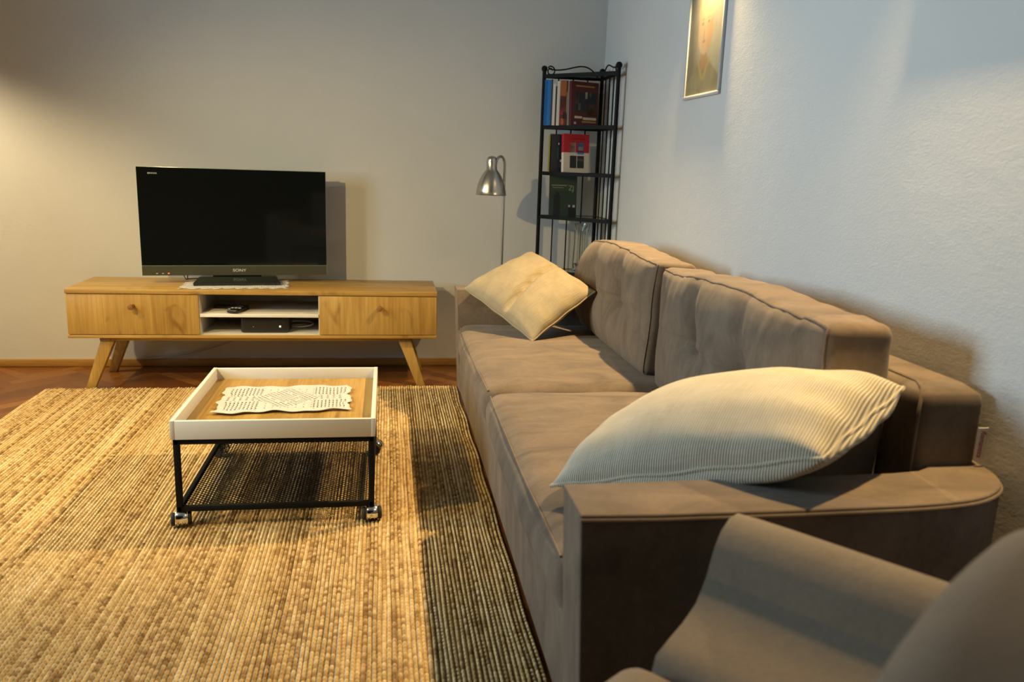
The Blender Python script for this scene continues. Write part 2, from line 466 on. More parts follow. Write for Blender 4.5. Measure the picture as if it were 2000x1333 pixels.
for y in (4.15, 4.44):
    MB().box(-1.39, .13, y-.016, y+.016, SZB-.022, SZB).build('rail', m_oak_h, st, bevel=.002)

# ------------------------------------------------------------------ television (local: x across, -y front, z up)
TVA = math.atan2(.117, .903)
tv = thing('television', 'black flat screen television on the oak console', 'television', (-.7665, 4.3495, SZT+.0035), TVA)
TW, TZ0, TZ1 = .912, .034, .577
m_glass_black = plain('black_screen_glass', (.006, .007, .007), .06, spec=.5)
m_brush = plain('brushed_dark_bezel', (.085, .088, .060), .38, .5)
m_edge = plain('clear_glass_edge', (.42, .52, .44), .2)
m_letter = plain('silver_lettering', (.75, .75, .72), .3)
bd = MB(); bd.box(-TW/2+.006, TW/2-.006, .012, .045, TZ0+.004, TZ1-.004)
bd.prism([(-.33, .045), (.33, .045), (.27, .085), (-.27, .085)], .09, .46)
bd.build('casing', m_black, tv, bevel=.004, world=False)
MB().box(-TW/2, TW/2, .0012, .012, TZ0+.0, TZ1).build('bezel', m_edge, tv, bevel=.0015, world=False)
MB().box(-TW/2+.002, TW/2-.002, -.0005, .003, TZ0+.052, TZ1-.003).build('screen', m_glass_black, tv, world=False)
lb = MB().box(-TW/2+.002, TW/2-.002, -.001, .003, TZ0+.001, TZ0+.050).build('lower_bezel', m_brush, tv, world=False)
FX = frame((1, 0, 0), (0, 0, 1), (0, -1, 0), (0, -.0012, TZ0+.025))
text_mesh('maker_lettering', 'SONY', .020, m_letter, tv, FX @ Matrix.Translation((.012, .001, 0)), .0004, 1.25)
text_mesh('series_lettering', 'BRAVIA', .0105, m_letter, tv, frame((1, 0, 0), (0, 0, 1), (0, -1, 0), (-TW/2+.075, -.0008, TZ1-.033)), .0003, 1.25)
m_red = plain('red_standby', (.5, .02, .01), .4, emit=(1, .12, .05), estr=2.5)
MB().box(-.334, -.326, -.0025, -.001, TZ0+.010, TZ0+.014).build('standby_light', m_red, tv, world=False)
for x in (-.385, -.357):
    MB().box(x-.004, x+.004, -.0022, -.001, TZ0+.010, TZ0+.0125).build('indicator', m_letter, tv, world=False)
fb = MB(); fb.prism([(-.205, -.125), (.215, -.125), (.20, .11), (-.19, .11)], 0, .013)
fb.add([(-.205, -.125, .013), (.215, -.125, .013), (.20, .11, .013), (-.19, .11, .013), (-.185, -.03, .030), (.195, -.03, .030), (.18, .09, .030), (-.17, .09, .030)],
       [(0, 1, 5, 4), (1, 2, 6, 5), (2, 3, 7, 6), (3, 0, 4, 7), (4, 5, 6, 7)])
fb.build('foot', plain('gloss_black_foot', (.008, .011, .011), .12), tv, world=False)
MB().box(-.12, .12, .012, .05, .018, .10).build('neck', m_black, tv, bevel=.004, world=False)
cb = MB().tube([(-.24, .07, .06), (-.265, .06, .025), (-.255, .045, .009), (-.20, .05, .012), (-.15, .06, .015), (-.12, .07, .02)], .0028, 8)
cb.tube([(-.245, .045, .04), (-.247, .045, .008)], .0025, 8)
cb.build('power_cable', m_rubber, tv, smooth=True, world=False)

# ------------------------------------------------------------------ lace doilies
def doily(name, w, h, nx, ny_, hole, edge_amp, label, loc, rot, skew=(0, 0), thick=.0018, wave=.0015, corners=None, seed=1, scallop=0):
    V, Fs = [], []; R = random.Random(seed)
    for j in range(ny_+1):
        for i in range(nx+1):
            u, v = i/nx*2-1, j/ny_*2-1
            e = max(0, abs(u)-.8)/.2; e2 = max(0, abs(v)-.75)/.25
            if corners:
                A, B, Cc, D = corners
                s_, t_ = (u+1)/2, (v+1)/2
                x = (A[0]*(1-s_)+B[0]*s_)*(1-t_) + (D[0]*(1-s_)+Cc[0]*s_)*t_
                y = (A[1]*(1-s_)+B[1]*s_)*(1-t_) + (D[1]*(1-s_)+Cc[1]*s_)*t_
            else:
                x, y = u*w/2, v*h/2
            x += math.copysign(1, u)*e*edge_amp*(math.sin(v*7.5+seed) + .5*math.sin(v*17+u))
            y += math.copysign(1, v)*e2*edge_amp*(math.sin(u*6+seed*2) + .6*math.sin(u*15))
            if scallop:
                y += math.copysign(1, v)*e2*scallop*abs(math.sin(u*14)); x += math.copysign(1, u)*e*scallop*abs(math.sin(v*8))
            z = thick/2 + wave*(1+math.sin(x*40+seed)*math.sin(y*50)) + (e+e2)*wave*.8*(1+math.sin(x*60+y*70))
            V.append((x, y, z))
    for j in range(ny_):
        for i in range(nx):
            if not hole(i, j, nx, ny_, R):
                k = j*(nx+1)+i; Fs.append((k, k+1, k+nx+2, k+nx+1))
    mb = MB(); mb.add(V, Fs)
    o = mb.build(name, m_lace, None, smooth=True, ang=180)
    o.location = loc; o.rotation_euler = (0, 0, rot)
    md = o.modifiers.new('thickness', 'SOLIDIFY'); md.thickness = thick; md.offset = 0
    tag(o, label, 'doily'); return o

def hole_table(i, j, nx, ny_, R):
    if i < 4 or j < 4 or i > nx-5 or j > ny_-5: return False
    u, v = i/nx*2-1, j/ny_*2-1
    d = abs(u)*1.15 + abs(v)*.8
    if d < .62:                                   # central diamond of open blocks
        return j % 2 == 0 and (i + (j//2) % 2*2) % 4 < 2 and (.28 > d or d > .36 or i % 8 < 4)
    if abs(u) > .42 and abs(v) > .20:             # corner fans: ladders of slots
        return i % 3 == 0 and (j + int(abs(u)*6)) % 3 != 1
    if abs(v) < .16: return j % 2 == 0 and i % 5 < 2
    return (i % 6 == 1 and j % 4 == 2)
doily('lace_doily', 0, 0, 104, 50, hole_table, .007, 'white crocheted doily lying in the coffee table tray', (0, 0, .3205), 0,
      corners=((-.562, 2.652), (-.122, 2.680), (-.135, 2.985), (-.572, 2.968)), wave=.0012, seed=3)
def hole_tv(i, j, nx, ny_, R):
    if i < 2 or j < 2 or i > nx-3 or j > ny_-3: return False
    return i % 3 == 0 and j % 3 == 0 and R.random() < .8
doily('lace_doily', 0, 0, 130, 60, hole_tv, .003, 'white lace doily under the television foot', (0, 0, SZT+.0005), 0,
      corners=((-.985, 4.118), (-.505, 4.170), (-.53, 4.42), (-1.0, 4.37)), thick=.0010, wave=.0005, seed=5, scallop=.022)

# ------------------------------------------------------------------ coffee table on castors
TX0, TX1, TY0, TY1 = -.650, -.034, 2.465, 3.125
ct = thing('coffee_table', 'square tray coffee table with black wire frame on castors', 'coffee table', ((TX0+TX1)/2, (TY0+TY1)/2, RZ))
m_tray = plain('white_tray', (.66, .65, .62), .5)
MB().box(TX0+.012, TX1-.012, TY0+.012, TY1-.012, .303, .315).build('tray_board', m_oak_d, ct)
for a, bx, c, d in ((TX0, TX1, TY0, TY0+.014), (TX0, TX1, TY1-.014, TY1)):
    MB().box(a+.014, bx-.014, c, d, .298, .357).build('tray_side', m_tray, ct, bevel=.001)
for a in (TX0, TX1-.014):
    MB().box(a, a+.014, TY0, TY1, .298, .358).build('tray_side', m_tray, ct, bevel=.001)
fr = MB(); T = .018; fx0, fx1, fy0, fy1 = TX0+.006, TX1-.004, TY0+.004, TY1-.004
for z in (.289, .069):
    for y in (fy0+T/2, fy1-T/2): fr.beam((fx0, y, z), (fx1, y, z), T*.8, T)
    for x in (fx0+T/2, fx1-T/2): fr.beam((x, fy0, z), (x, fy1, z), T*.8, T)
fr.build('frame', m_black_metal, ct, bevel=.002)
for x in (fx0+T/2, fx1-T/2):
    for y in (fy0+T/2, fy1-T/2):
        MB().box(x-T/2, x+T/2, y-T/2, y+T/2, .055, .297).build('leg', m_black_metal, ct, bevel=.002)
ms = MB(); nb = 56; sx = (fx1-fx0-2*T)/nb
for i in range(nb+1):
    x = fx0+T+i*sx; ms.box(x-.0014, x+.0014, fy0+T, fy1-T, .068, .0695)
py = .016
for i in range(nb):
    x = fx0+T+i*sx; y = fy0+T + (py/2 if i % 2 else 0)
    while y < fy1-T:
        ms.box(x+.0014, x+sx-.0014, y-.0016, y+.0016, .068, .0695); y += py
ms.build('mesh_shelf', m_black_metal, ct)
def castor(x, y, a):
    cm = MB(); n = 14; V = []
    R = .021
    # hooded chrome cover: half cylinder with rounded crown, axis along local x
    for k in range(n+1):
        t = -.45 + (PI+.9)*k/n
        for xx in (-.017, -.012, .012, .017):
            r = R + (.004 if abs(xx) < .015 else .001)
            V.append((xx, r*math.cos(t), .024 + r*math.sin(t)))
    Fs = [(k*4+c, k*4+c+1, k*4+c+5, k*4+c+4) for k in range(n) for c in range(3)]
    for c in (0, 3):
        V.append((-.017 if c == 0 else .017, 0, .024)); ci = len(V)-1
        for k in range(n): Fs.append((k*4+c, (k+1)*4+c, ci))
    cm.add(V, Fs)
    cm.lathe([(.006, .046), (.006, .060)], n=12)
    Mx = Matrix.Translation((x, y, RZ)) @ Matrix.Rotation(a, 4, 'Z')
    cm.xf(Mx); o = cm.build('castor', m_chrome, ct, smooth=True, ang=50)
    for s in (-1, 1):
        w2 = MB().lathe([(.006, -.006), (.019, -.006), (.0215, -.003), (.0215, .003), (.019, .006), (.006, .006)], n=20)
        w2.xf(Mx @ Matrix.Translation((s*.0245, 0, .0215)) @ Matrix.Rotation(PI/2, 4, 'Y')); sub(w2, 'wheel', m_rubber, o, smooth=True)
castor(TX0+.016, TY0+.016, .25); castor(TX1-.012, TY0+.014, .1); castor(TX0+.016, TY1-.016, 1.2); castor(TX1-.004, TY1-.02, 1.3)

# ------------------------------------------------------------------ sofa
so = thing('sofa', 'long taupe three seat sofa along the right hand wall', 'sofa', (.75, 2.5, 0))
bs = MB(); bs.prism([(.332, 1.25), (1.175, 1.25), (1.175, 3.74), (.332, 3.74)], .11, .32)
bs.v = [(x + (.004 if (x < .5 and z < .2) else 0), y, z) for x, y, z in bs.v]
bs.build('base', m_sofa, so, bevel=.012, seg=3)
for x in (.42, 1.10):
    for y in (1.36, 2.5, 3.64):
        MB().lathe([(.020, RZ if x < .4 else 0), (.026, .11)], x, y, 16).build('foot', m_black, so, smooth=True)
# arms: plan outline with a wrapped rear end
near = [(.315, 1.203), (.45, 1.196), (.70, 1.196), (.90, 1.200), (1.02, 1.212), (1.09, 1.235), (1.145, 1.275), (1.175, 1.325), (1.185, 1.38), (1.18, 1.42), (1.10, 1.418), (1.078, 1.40),
        (1.062, 1.375), (1.03, 1.358), (.97, 1.350), (.80, 1.345), (.315, 1.338)]
def rounded(poly, a, b, k=5):
    out = list(poly[:a])
    for i in range(a, b):
        p0, p1, p2, p3 = (Vector(poly[j]) for j in (i-1, i, i+1, i+2))
        for j in range(k):
            t = j/k
            q = .5*((2*p1) + (p2-p0)*t + (2*p0-5*p1+4*p2-p3)*t*t + (3*p1-p0-3*p2+p3)*t**3); out.append((q.x, q.y))
    return out + list(poly[b:])
n_top = 10
near = rounded(near, 3, 9); top_n = 3+6*5+1
def arm(poly, name):
    mb = MB(); mb.prism(poly, .11, .592)
    mb.v = [(x + (.02 if (x < .4 and z < .2) else 0), y, z) for x, y, z in mb.v]
    return mb.build(name, m_sofa, so, bevel=.016, seg=4, ang=60)
arm(near, 'arm')
arm([(x, 4.96-y) for x, y in reversed(near)], 'arm')
# piping along arm tops
def arm_pipe(f):
    top = [(x, f(y), .583) for x, y in near[:top_n]]
    MB().tube(top, .0035, 8).build('piping', m_sofa, so, smooth=True)
arm_pipe(lambda y: y-.001); arm_pipe(lambda y: 4.961-y)
# low back frame behind the loose cushions
def bf(p, q):
    p.y += .0; return p
rest = soft_box(.075, 1.105, .235, .03, 20).xf(Matrix.Translation((1.105, 2.485, .515)))
rs = rest.build('back_frame', m_sofa, so, smooth=True, ang=180)
yN = 1.378
MB().tube([(1.034, yN+.012, .30), (1.034, yN+.008, .70), (1.038, yN+.012, .725), (1.05, yN+.03, .746), (1.06, yN+.06, .751), (1.06, yN+.4, .752)], .0035, 8).build('piping', m_sofa, so, smooth=True)
m_tagw = plain('white_woven_label', (.75, .73, .70), .8); m_tagr = plain('red_thread', (.45, .03, .03), .8)
tg = MB().box(1.160, 1.183, 1.3725, 1.3745, .605, .672).build('fabric_label', m_tagw, so)
tg['label'] = 'small white label with red script'
t_ = text_mesh('label_lettering', 'Romantica', .0165, m_tagr, tg, frame((-.05, 0, -1), (1, 0, -.05), (0, -1, 0), (1.1715, 1.3720, .639)), .0003, .80, .35)
# seat cushions
def seat(y0, y1):
    hy = (y1-y0)/2; hx, hz = .335, .08
    def dp(p, q):
        k = max(0, 1-(p.x/hx)**2)*max(0, 1-(p.y/hy)**2)
        if p.z > 0: p.z += .014*k
        p.z += .0016*math.sin(p.x*23+p.y*9+y0)*(q[2] > .5)
        if q[0] < -.5: p.x -= .012*max(0, 1-(p.y/hy)**2)*max(0, 1-(p.z/hz)**2) - .02*max(0, -p.z/hz)
        return p
    mb = soft_box(hx, hy, hz, .052, 26, dp); c = Vector((.315+hx, (y0+y1)/2, .358))
    mb.xf(Matrix.Translation(c))
    o = mb.build('seat_cushion', m_sofa, so, smooth=True, ang=180)
    pts = [Vector((-hx+.0155-.006*max(0, 1-(y/hy)**2), y, hz-.0155)) for y in np.linspace(-hy+.03, hy-.03, 40)]
    pts = [p + c + Vector((0, 0, .002*math.sin(p.y*12))) for p in pts]
    sub(MB().tube(pts, .003, 6), 'seam', m_sofa, o, smooth=True)
    return o
seat(1.360, 2.502); seat(2.510, 3.612)
# loose back cushions with buttons
m_button = plain('pale_button', (.78, .80, .82), .35)
def back_cushion(y0, y1, buttons, seed, topx=.0, cornerdrop=0, lean=6.2, zt=.405, rz=0, rx=0, ear=0):
    hy, hx, hz = (y1-y0)/2, .078, zt/2
    R = random.Random(seed); ph = [R.random()*6.3 for _ in range(8)]
    def dp(p, q):
        ky = max(0, 1-abs(p.y/hy)**3); kz = max(0, 1-abs(p.z/hz)**3)
        front = max(0, -q[0]) if abs(q[0]) < 1 else (1 if q[0] < 0 else 0)
        side = 1 if q[0] <= -.999 else 0
        if q[0] < 0:
            wgt = min(1, -q[0]*1.0)
            b_ = .046*ky*kz + ear*math.exp(-((p.y-hy*.78)/.13)**2)*max(0, 1-((p.z-.03)/hz)**2)**.7
            for (by, bz, dep) in buttons:
                dy, dz = p.y-by, p.z-bz
                d = math.hypot(dy, dz)
                b_ -= dep*math.exp(-(d/.070)**1.3)
                # pull folds upward and sideways from the button
                if dz > 0: b_ -= dep*.50*math.exp(-(dy/(.016+.10*dz))**2)*math.exp(-dz/.15)
                else: b_ -= dep*.35*math.exp(-(dz/.03)**2)*math.exp(-abs(dy)/.12)
            zz = (p.z+hz)/(2*hz)
            wr = .0026*max(0, zz-.55)/.45*(math.sin(p.y*95+ph[0]+6*p.z) + .6*math.sin(p.y*150+ph[1]-14*p.z))*(.5+.5*math.sin(p.y*11+ph[2]))
            p.x -= wgt*(b_ + wr*(1 if q[2] < .999 else .3))
        if q[2] > .2:
            sag = .007*math.sin(p.y*7+ph[3]) + .002*math.sin(p.y*19+ph[4])
            p.z += (q[2])*(sag*.7 + .012*max(0, 1-(p.y/hy)**2)) 
            p.z += .0012*math.sin(p.y*48+ph[5]+p.x*30)*(q[2] > .9)
            if cornerdrop and p.y > 0: p.z -= cornerdrop*(max(0, p.y/hy-.45)/.55)**2; 
        if cornerdrop and p.y > 0 and q[2] > -.3: p.x += .9*cornerdrop*(max(0, p.y/hy-.55)/.45)**2*(q[2]+.3)
        # pinched corners
        if abs(q[1]) > .8 and q[2] > .6: p.z += .004
        p.y += .006*math.sin(p.z*24+ph[6])*(abs(q[1]) > .9)
        return p
    mb = soft_box(hx, hy, hz, .028, 64, dp)
    Mx = Matrix.Translation((.885+hx, (y0+y1)/2, .434)) @ Matrix.Rotation(math.radians(-rz), 4, 'Z') @ Matrix.Rotation(math.radians(-rx), 4, 'X') @ Matrix.Rotation(math.radians(lean), 4, 'Y') @ Matrix.Translation((topx, 0, hz))
    g = [Vector(mb.fn((-1, s*1.0, t))) for s, t in [(-1, z) for z in np.linspace(-.9, 1, 24)] + [(y, 1) for y in np.linspace(-1, 1, 60)] + [(1, z) for z in np.linspace(1, -.9, 24)]] if False else None
    T = [math.sin(PI/2*(2*i/64-1))*.55 + (2*i/64-1)*.45 for i in range(65)]
    loop = [mb.fn((-1, -1, t)) for t in T] + [mb.fn((-1, t, 1)) for t in T[1:]] + [mb.fn((-1, 1, t)) for t in reversed(T[:-1])]
    loop = [tuple(Mx @ Vector(p)) for p in loop]
    mb.xf(Mx)
    o = mb.build('back_cushion', m_sofa, so, smooth=True, ang=180)
    sub(MB().tube(loop, .0035, 6), 'piping', m_sofa, o, smooth=True)
    for (by, bz, dep) in buttons:
        pt = Mx @ Vector((-hx-.046+dep*1.80-.016, by, bz))
        bt = MB(); bt.lathe([(.001, 0), (.010, .001), (.0125, .004), (.010, .007), (.001, .008)], n=16, cap=False)
        bt.xf(Matrix.Translation(pt) @ Matrix.Rotation(-PI/2, 4, 'Y')); sub(bt, 'button', m_button, o, smooth=True)
    return o
back_cushion(1.455, 2.590, [(.19, .02, .074), (-.17, .0, .074)], 1, lean=1.0, zt=.412, rz=2.4, rx=1.6)
back_cushion(2.650, 3.625, [(-.12, .02, .074), (.22, .0, .055)], 4, cornerdrop=.06, lean=3.5, ear=.055)

# ------------------------------------------------------------------ scatter pillows
def pillow(name, A, B, Cc, D, th, mat, label, dish=0, groove=None, under=.7, pinch=.05, seed=0, n=56, sag=None):
    A, B, Cc, D = map(Vector, (A, B, Cc, D))
    nrm = ((Cc-A).cross(D-B)).normalized()
    if nrm.z < 0: nrm = -nrm
    R = random.Random(seed); ph = [R.random()*6.28 for _ in range(6)]
    mb = MB(); V, Fs, UV = [], [], []
    def pt(u, v, side):
        uu = u*(1-pinch*(1-v*v)); vv = v*(1-pinch*(1-u*u)); s, t = (uu+1)/2, (vv+1)/2
        p = (A*(1-s)+B*s)*(1-t) + (D*(1-s)+Cc*s)*t
        k = max(0, (1-u*u)*(1-v*v))
        h = th*(k**.42)*(1 if side > 0 else under)
        h += th*.06*math.sin(u*9+ph[0]+v*3)*(1-k)**2*k**.3 + th*.06*math.sin(v*11+ph[1]+u*2)*(1-k)**2*k**.3
        if groove and side > 0: h -= groove[1]*math.exp(-((u-groove[0]+.08*math.sin(v*2))/.055)**2)*max(0, 1-v**4)
        q = p + nrm*(h*side)
        if sag and side < 0: q = q + Vector(sag)*k**.4
        q += nrm*(.0022*math.sin(u*11+ph[2]) + .0022*math.sin(v*9+ph[3]))*(1-k)
        return q
    for side in (1, -1):
        k0 = len(V)
        for j in range(n+1):
            for i in range(n+1):
                u, v = math.sin(PI/2*(2*i/n-1)), math.sin(PI/2*(2*j/n-1))
                V.append(tuple(pt(u, v, side))); UV.append((u, v))
        for j in range(n):
            for i in range(n):
                k = k0+j*(n+1)+i; q = (k, k+1, k+n+2, k+n+1); Fs.append(q if side > 0 else q[::-1])
    mb.add(V, Fs); mb.uv = UV
    me = bpy.data.meshes.new(name); me.from_pydata(mb.v, [], mb.f)
    uvl = me.uv_layers.new(name='UVMap')
    for l in me.loops: uvl.data[l.index].uv = UV[l.vertex_index]
    bm = bmesh.new(); bm.from_mesh(me); bmesh.ops.remove_doubles(bm, verts=bm.verts, dist=1e-5); bmesh.ops.recalc_face_normals(bm, faces=bm.faces); bm.to_mesh(me); bm.free()
    base = Vector((sum(p[0] for p in V)/len(V), sum(p[1] for p in V)/len(V), min(p[2] for p in V)))
    t = thing(name, label, 'pillow', base)
    link('cover', me, mat, t, True, True, 0, 180)
    E_ = [-1+2*i/40 for i in range(40)]
    lp = [pt(e, -1, 1) for e in E_] + [pt(1, e, 1) for e in E_] + [pt(-e, 1, 1) for e in E_] + [pt(-1, -e, 1) for e in E_]
    MB().tube(lp, .0042, 6, closed=True).build('piping', mat, t, smooth=True)
    return t
def linen(name, c0, c1, ribs, ribscale, ang=0, bump=.5):
    m, nt, b = new_mat(name)
    n1 = noise_tex(nt, (3, 3, 3), 4, .4, 'UV'); n2 = noise_tex(nt, (140, 3, 1), 3, 0, 'UV'); n3 = noise_tex(nt, (3, 140, 1), 3, 0, 'UV')
    r1 = ramp(nt, [(.3, c0), (.7, c1)]); nt.links.new(n1.outputs['Fac'], r1.inputs[0])
    r2 = ramp(nt, [(.3, (.80, .78, .74)), (.65, (1, 1, 1))]); nt.links.new(n2.outputs['Fac'], r2.inputs[0])
    r3 = ramp(nt, [(.3, (.80, .78, .74)), (.65, (1, 1, 1))]); nt.links.new(n3.outputs['Fac'], r3.inputs[0])
    col = mix(nt, .7, mix(nt, .7, r1.outputs[0], r2.outputs[0], 'MULTIPLY'), r3.outputs[0], 'MULTIPLY')
    tc = nt.nodes.new('ShaderNodeTexCoord'); mp = nt.nodes.new('ShaderNodeMapping'); mp.inputs['Rotation'].default_value = (0, 0, ang); mp.inputs['Scale'].default_value = (1, 1, 1)
    wv = nt.nodes.new('ShaderNodeTexWave'); wv.inputs['Scale'].default_value = ribscale; wv.inputs['Distortion'].default_value = .3
    nt.links.new(tc.outputs['Object'], mp.inputs[0]); nt.links.new(mp.outputs[0], wv.inputs['Vector'])
    if ribs:
        r4 = ramp(nt, [(.1, (.60, .56, .50)), (.55, (1, 1, 1))]); nt.links.new(wv.outputs['Fac'], r4.inputs[0])
        col = mix(nt, ribs, col, r4.outputs[0], 'MULTIPLY')
    nt.links.new(col, b.inputs['Base Color']); b.inputs['Roughness'].default_value = .9; b.inputs['Specular IOR Level'].default_value = .15
    bp = nt.nodes.new('ShaderNodeBump'); bp.inputs['Strength'].default_value = bump; bp.inputs['Distance'].default_value = .004
    nt.links.new((wv.outputs['Fac'] if ribs else n2.outputs['Fac']), bp.inputs['Height']); nt.links.new(bp.outputs[0], b.inputs['Normal'])
    return m
m_lin1 = linen('beige_linen', (.33, .275, .185), (.40, .34, .235), 0, 20)
m_lin2 = linen('cream_ribbed_weave', (.60, .55, .44), (.70, .645, .53), .8, 62, math.radians(50))
pillow('throw_pillow', (.345, 3.56, .607), (.589, 3.174, .455), (.872, 3.30, .639), (.668, 3.71, .755), .085, m_lin1,
       'beige linen throw pillow tilted against the far sofa arm', groove=(.10, .05), seed=2, pinch=.02)
pillow('throw_pillow', (.350, 1.60, .478), (.738, 1.215, .678), (.995, 1.385, .752), (.655, 1.80, .60), .115, m_lin2,
       'cream ribbed throw pillow draped over the near sofa arm', seed=5, under=.50, pinch=.015, sag=(.0, -.060, -.004))

# ------------------------------------------------------------------ armchair (F = forward, R = to its right, z up)
FV = Vector((-.622, .783, 0)); RV = Vector((.783, .622, 0))
ac = thing('armchair', 'grey brown upholstered armchair in the foreground facing the television', 'armchair', tuple(FV*.22+RV*.70))
MC = frame(RV, FV, (0, 0, 1), (0, 0, 0))      # local (R, F, z)
prof = [(.905, .12), (.905, .44), (.915, .470), (.95, .482), (.985, .492), (1.022, .510), (1.048, .545), (1.064, .585), (1.082, .610), (1.108, .624), (1.135, .624), (1.160, .612), (1.178, .585), (1.185, .54), (1.185, .12)]
def chair_arm(pf):
    mb = MB(); n = len(pf); ts = [-.12, -.05, .05, .15, .25, .35, .45, .50, .525, .54]
    V = []
    for t in ts:
        sh = 0 if t < .49 else (t-.49)*.30
        cx = sum(p[0] for p in pf)/n; cz = .40
        for (x, z) in pf: V.append((x + (cx-x)*sh*1.2, t, z + (cz-z)*sh*.55 if z > .2 else z))
    Fs = [(i*n+k, i*n+(k+1) % n, (i+1)*n+(k+1) % n, (i+1)*n+k) for i in range(len(ts)-1) for k in range(n)]
    Fs += [tuple(range(n-1, -1, -1)), tuple((len(ts)-1)*n+k for k in range(n))]
    return mb.add(V, Fs).xf(MC)
chair_arm(prof).build('arm', m_chair, ac, smooth=True, ang=65)
chair_arm([(1.40-x, z) for x, z in reversed(prof)]).build('arm', m_chair, ac, smooth=True, ang=65)
soft_box(.205, .25, .085, .045, 20, lambda p, q: p + Vector((0, 0, .02*max(0, 1-(p.x/.2)**2)*max(0, 1-(p.y/.25)**2) if p.z > 0 else 0))).xf(MC @ Matrix.Translation((.70, .325, .386))).build('seat_cushion', m_chair, ac, smooth=True, ang=180)
def backd(p, q):
    p.y += .015*max(0, 1-(p.x/.23)**2)*(q[1] > 0)
    p.y += .09*max(0, -p.z/.29)*0
    return p
soft_box(.235, .075, .254, .048, 24, backd).xf(MC @ Matrix.Translation((.70, .082, .568)) @ Matrix.Rotation(math.radians(3), 4, 'X')).build('backrest', m_chair, ac, smooth=True, ang=180)
MB().box(.50, .90, -.12, .52, .12, .29).xf(MC).build('base', m_chair, ac, bevel=.02)
for x in (.28, 1.12):
    for y in (-.07, .47):
        mb = MB().lathe([(.016, .0), (.024, .12)], x, y, 16).xf(MC)
        mb.build('leg', m_black, ac, smooth=True)

# ------------------------------------------------------------------ corner shelf
PL, PM, PR = Vector((.832, 4.45, 0)), Vector((1.15, 4.45, 0)), Vector((1.15, 4.125, 0))
cs = thing('corner_shelf', 'black wrought iron corner shelf with glass tiers behind the sofa', 'shelf', tuple((PL+PM+PR)/3))
for P in (PL, PM, PR):
    po = MB().tube([P, P+Vector((0, 0, 1.648))], .0105, 12).build('post', m_black_metal, cs, smooth=True)
    sub(MB().ball((P.x, P.y, 1.658), .0165), 'finial', m_black_metal, po, smooth=True, ang=180)
TIERS = [.10, .33, .580, .878, 1.113, 1.356, 1.620]
m_pane = None
m, nt, b = new_mat('green_tinted_glass'); b.inputs['Base Color'].default_value = (.80, .93, .86, 1); b.inputs['Roughness'].default_value = .03
b.inputs['Transmission Weight'].default_value = 1; b.inputs['IOR'].default_value = 1.45; m_pane = m
def z_(P, z): return Vector((P.x, P.y, z))
for z in TIERS:
    mb = MB()
    for a, bb in ((PL, PM), (PM, PR), (PL, PR)): mb.beam(z_(a, z), z_(bb, z), .010, .020)
    t_ = mb.build('tier_rail', m_black_metal, cs)
    c = (PL+PM+PR)/3
    tri = [tuple((p+(c-p)*.05).xy) for p in (PL, PM, PR)]
    MB().prism(tri, z+.0035, z+.0085).build('glass_shelf', m_pane, cs)
for a, bb in ((PL, PM), (PM, PR)):
    for k in (.25, .5, .75):
        p = a.lerp(bb, k); MB().tube([z_(p, .10), z_(p, 1.62)], .0038, 8).build('rod', m_black_metal, cs, smooth=True)
def scroll(a, bb):
    d = (bb-a); Ln = d.length; d.normalize(); pts = []
    # tight curl by the outer post then a long wave to the corner post
    for i in range(26):
        t = -PI*1.9 + i/25*PI*2.6; r = .010 + .016*i/25
        pts.append(a + d*(.034 + r*math.cos(t)) + Vector((0, 0, 1.648 + r*math.sin(t))))
    e = pts[-1]; x0 = (e-a).dot(d)
    for i in range(1, 22):
        s = i/21; x = x0 + (Ln*.94-x0)*s
        z = 1.660*(1-s)**2 + 1.626 + .05*math.sin(PI*s**1.9)*1.0 - 1.626*(1-s)**2
        pts.append(a + d*x + Vector((0, 0, z)))
    MB().tube(pts, .0036, 8).build('scroll', m_black_metal, cs, smooth=True)
scroll(PL, PM); scroll(PR, PM)

# ------------------------------------------------------------------ books (local: x width, y thickness with front cover at y=0 facing -y, z height)
def book(label, w, th, h, cover, loc, rot, art=(), lean=0, page=(.75, .70, .58), group=None, spine_art=(), rl=0):
    m_c = plain('book_cover', cover, .45)
    bk = thing('book', label, 'book', loc, rot, group)
    Ml = Matrix.Rotation(lean, 4, 'X') @ Matrix.Rotation(rl, 4, 'Y')
    cv = MB(); t = .0022
    cv.box(0, w, 0, t, 0, h); cv.box(0, w, th-t, th, 0, h); cv.box(-t, 0, 0, th, 0, h)
    cv.xf(Ml).build('cover', m_c, bk, world=False)
    MB().box(.0, w-.004, t, th-t, .003, h-.003).xf(Ml).build('pages', plain('paper', page, .8), bk, world=False)
    for (nm, x0, x1, z0, z1, col) in art:
        MB().box(x0*w, x1*w, -.0006, .0002, z0*h, z1*h).xf(Ml).build(nm, plain('printed', col, .5), bk, world=False)
    for (nm, y0, y1, z0, z1, col) in spine_art:
        MB().box(-t-.0006, -t+.0002, y0*th, y1*th, z0*h, z1*h).xf(Ml).build(nm, plain('printed', col, .5), bk, world=False)
    return bk
GZ2, GZ3, GZ4 = 1.356+.0087, 1.113+.0087, .878+.0087
# the upright row shows spines: x runs away from us, so the book is turned so that its spine (-x side) faces the camera
def spine_book(label, x, y, th, w, h, cover, z, group, spine_art=(), rot=PI/2-.20):
    return book(label, w, th, h, cover, (x, y, z), rot, (), 0, spine_art=spine_art, group=group)
g1 = 'books on the upper shelf tier'
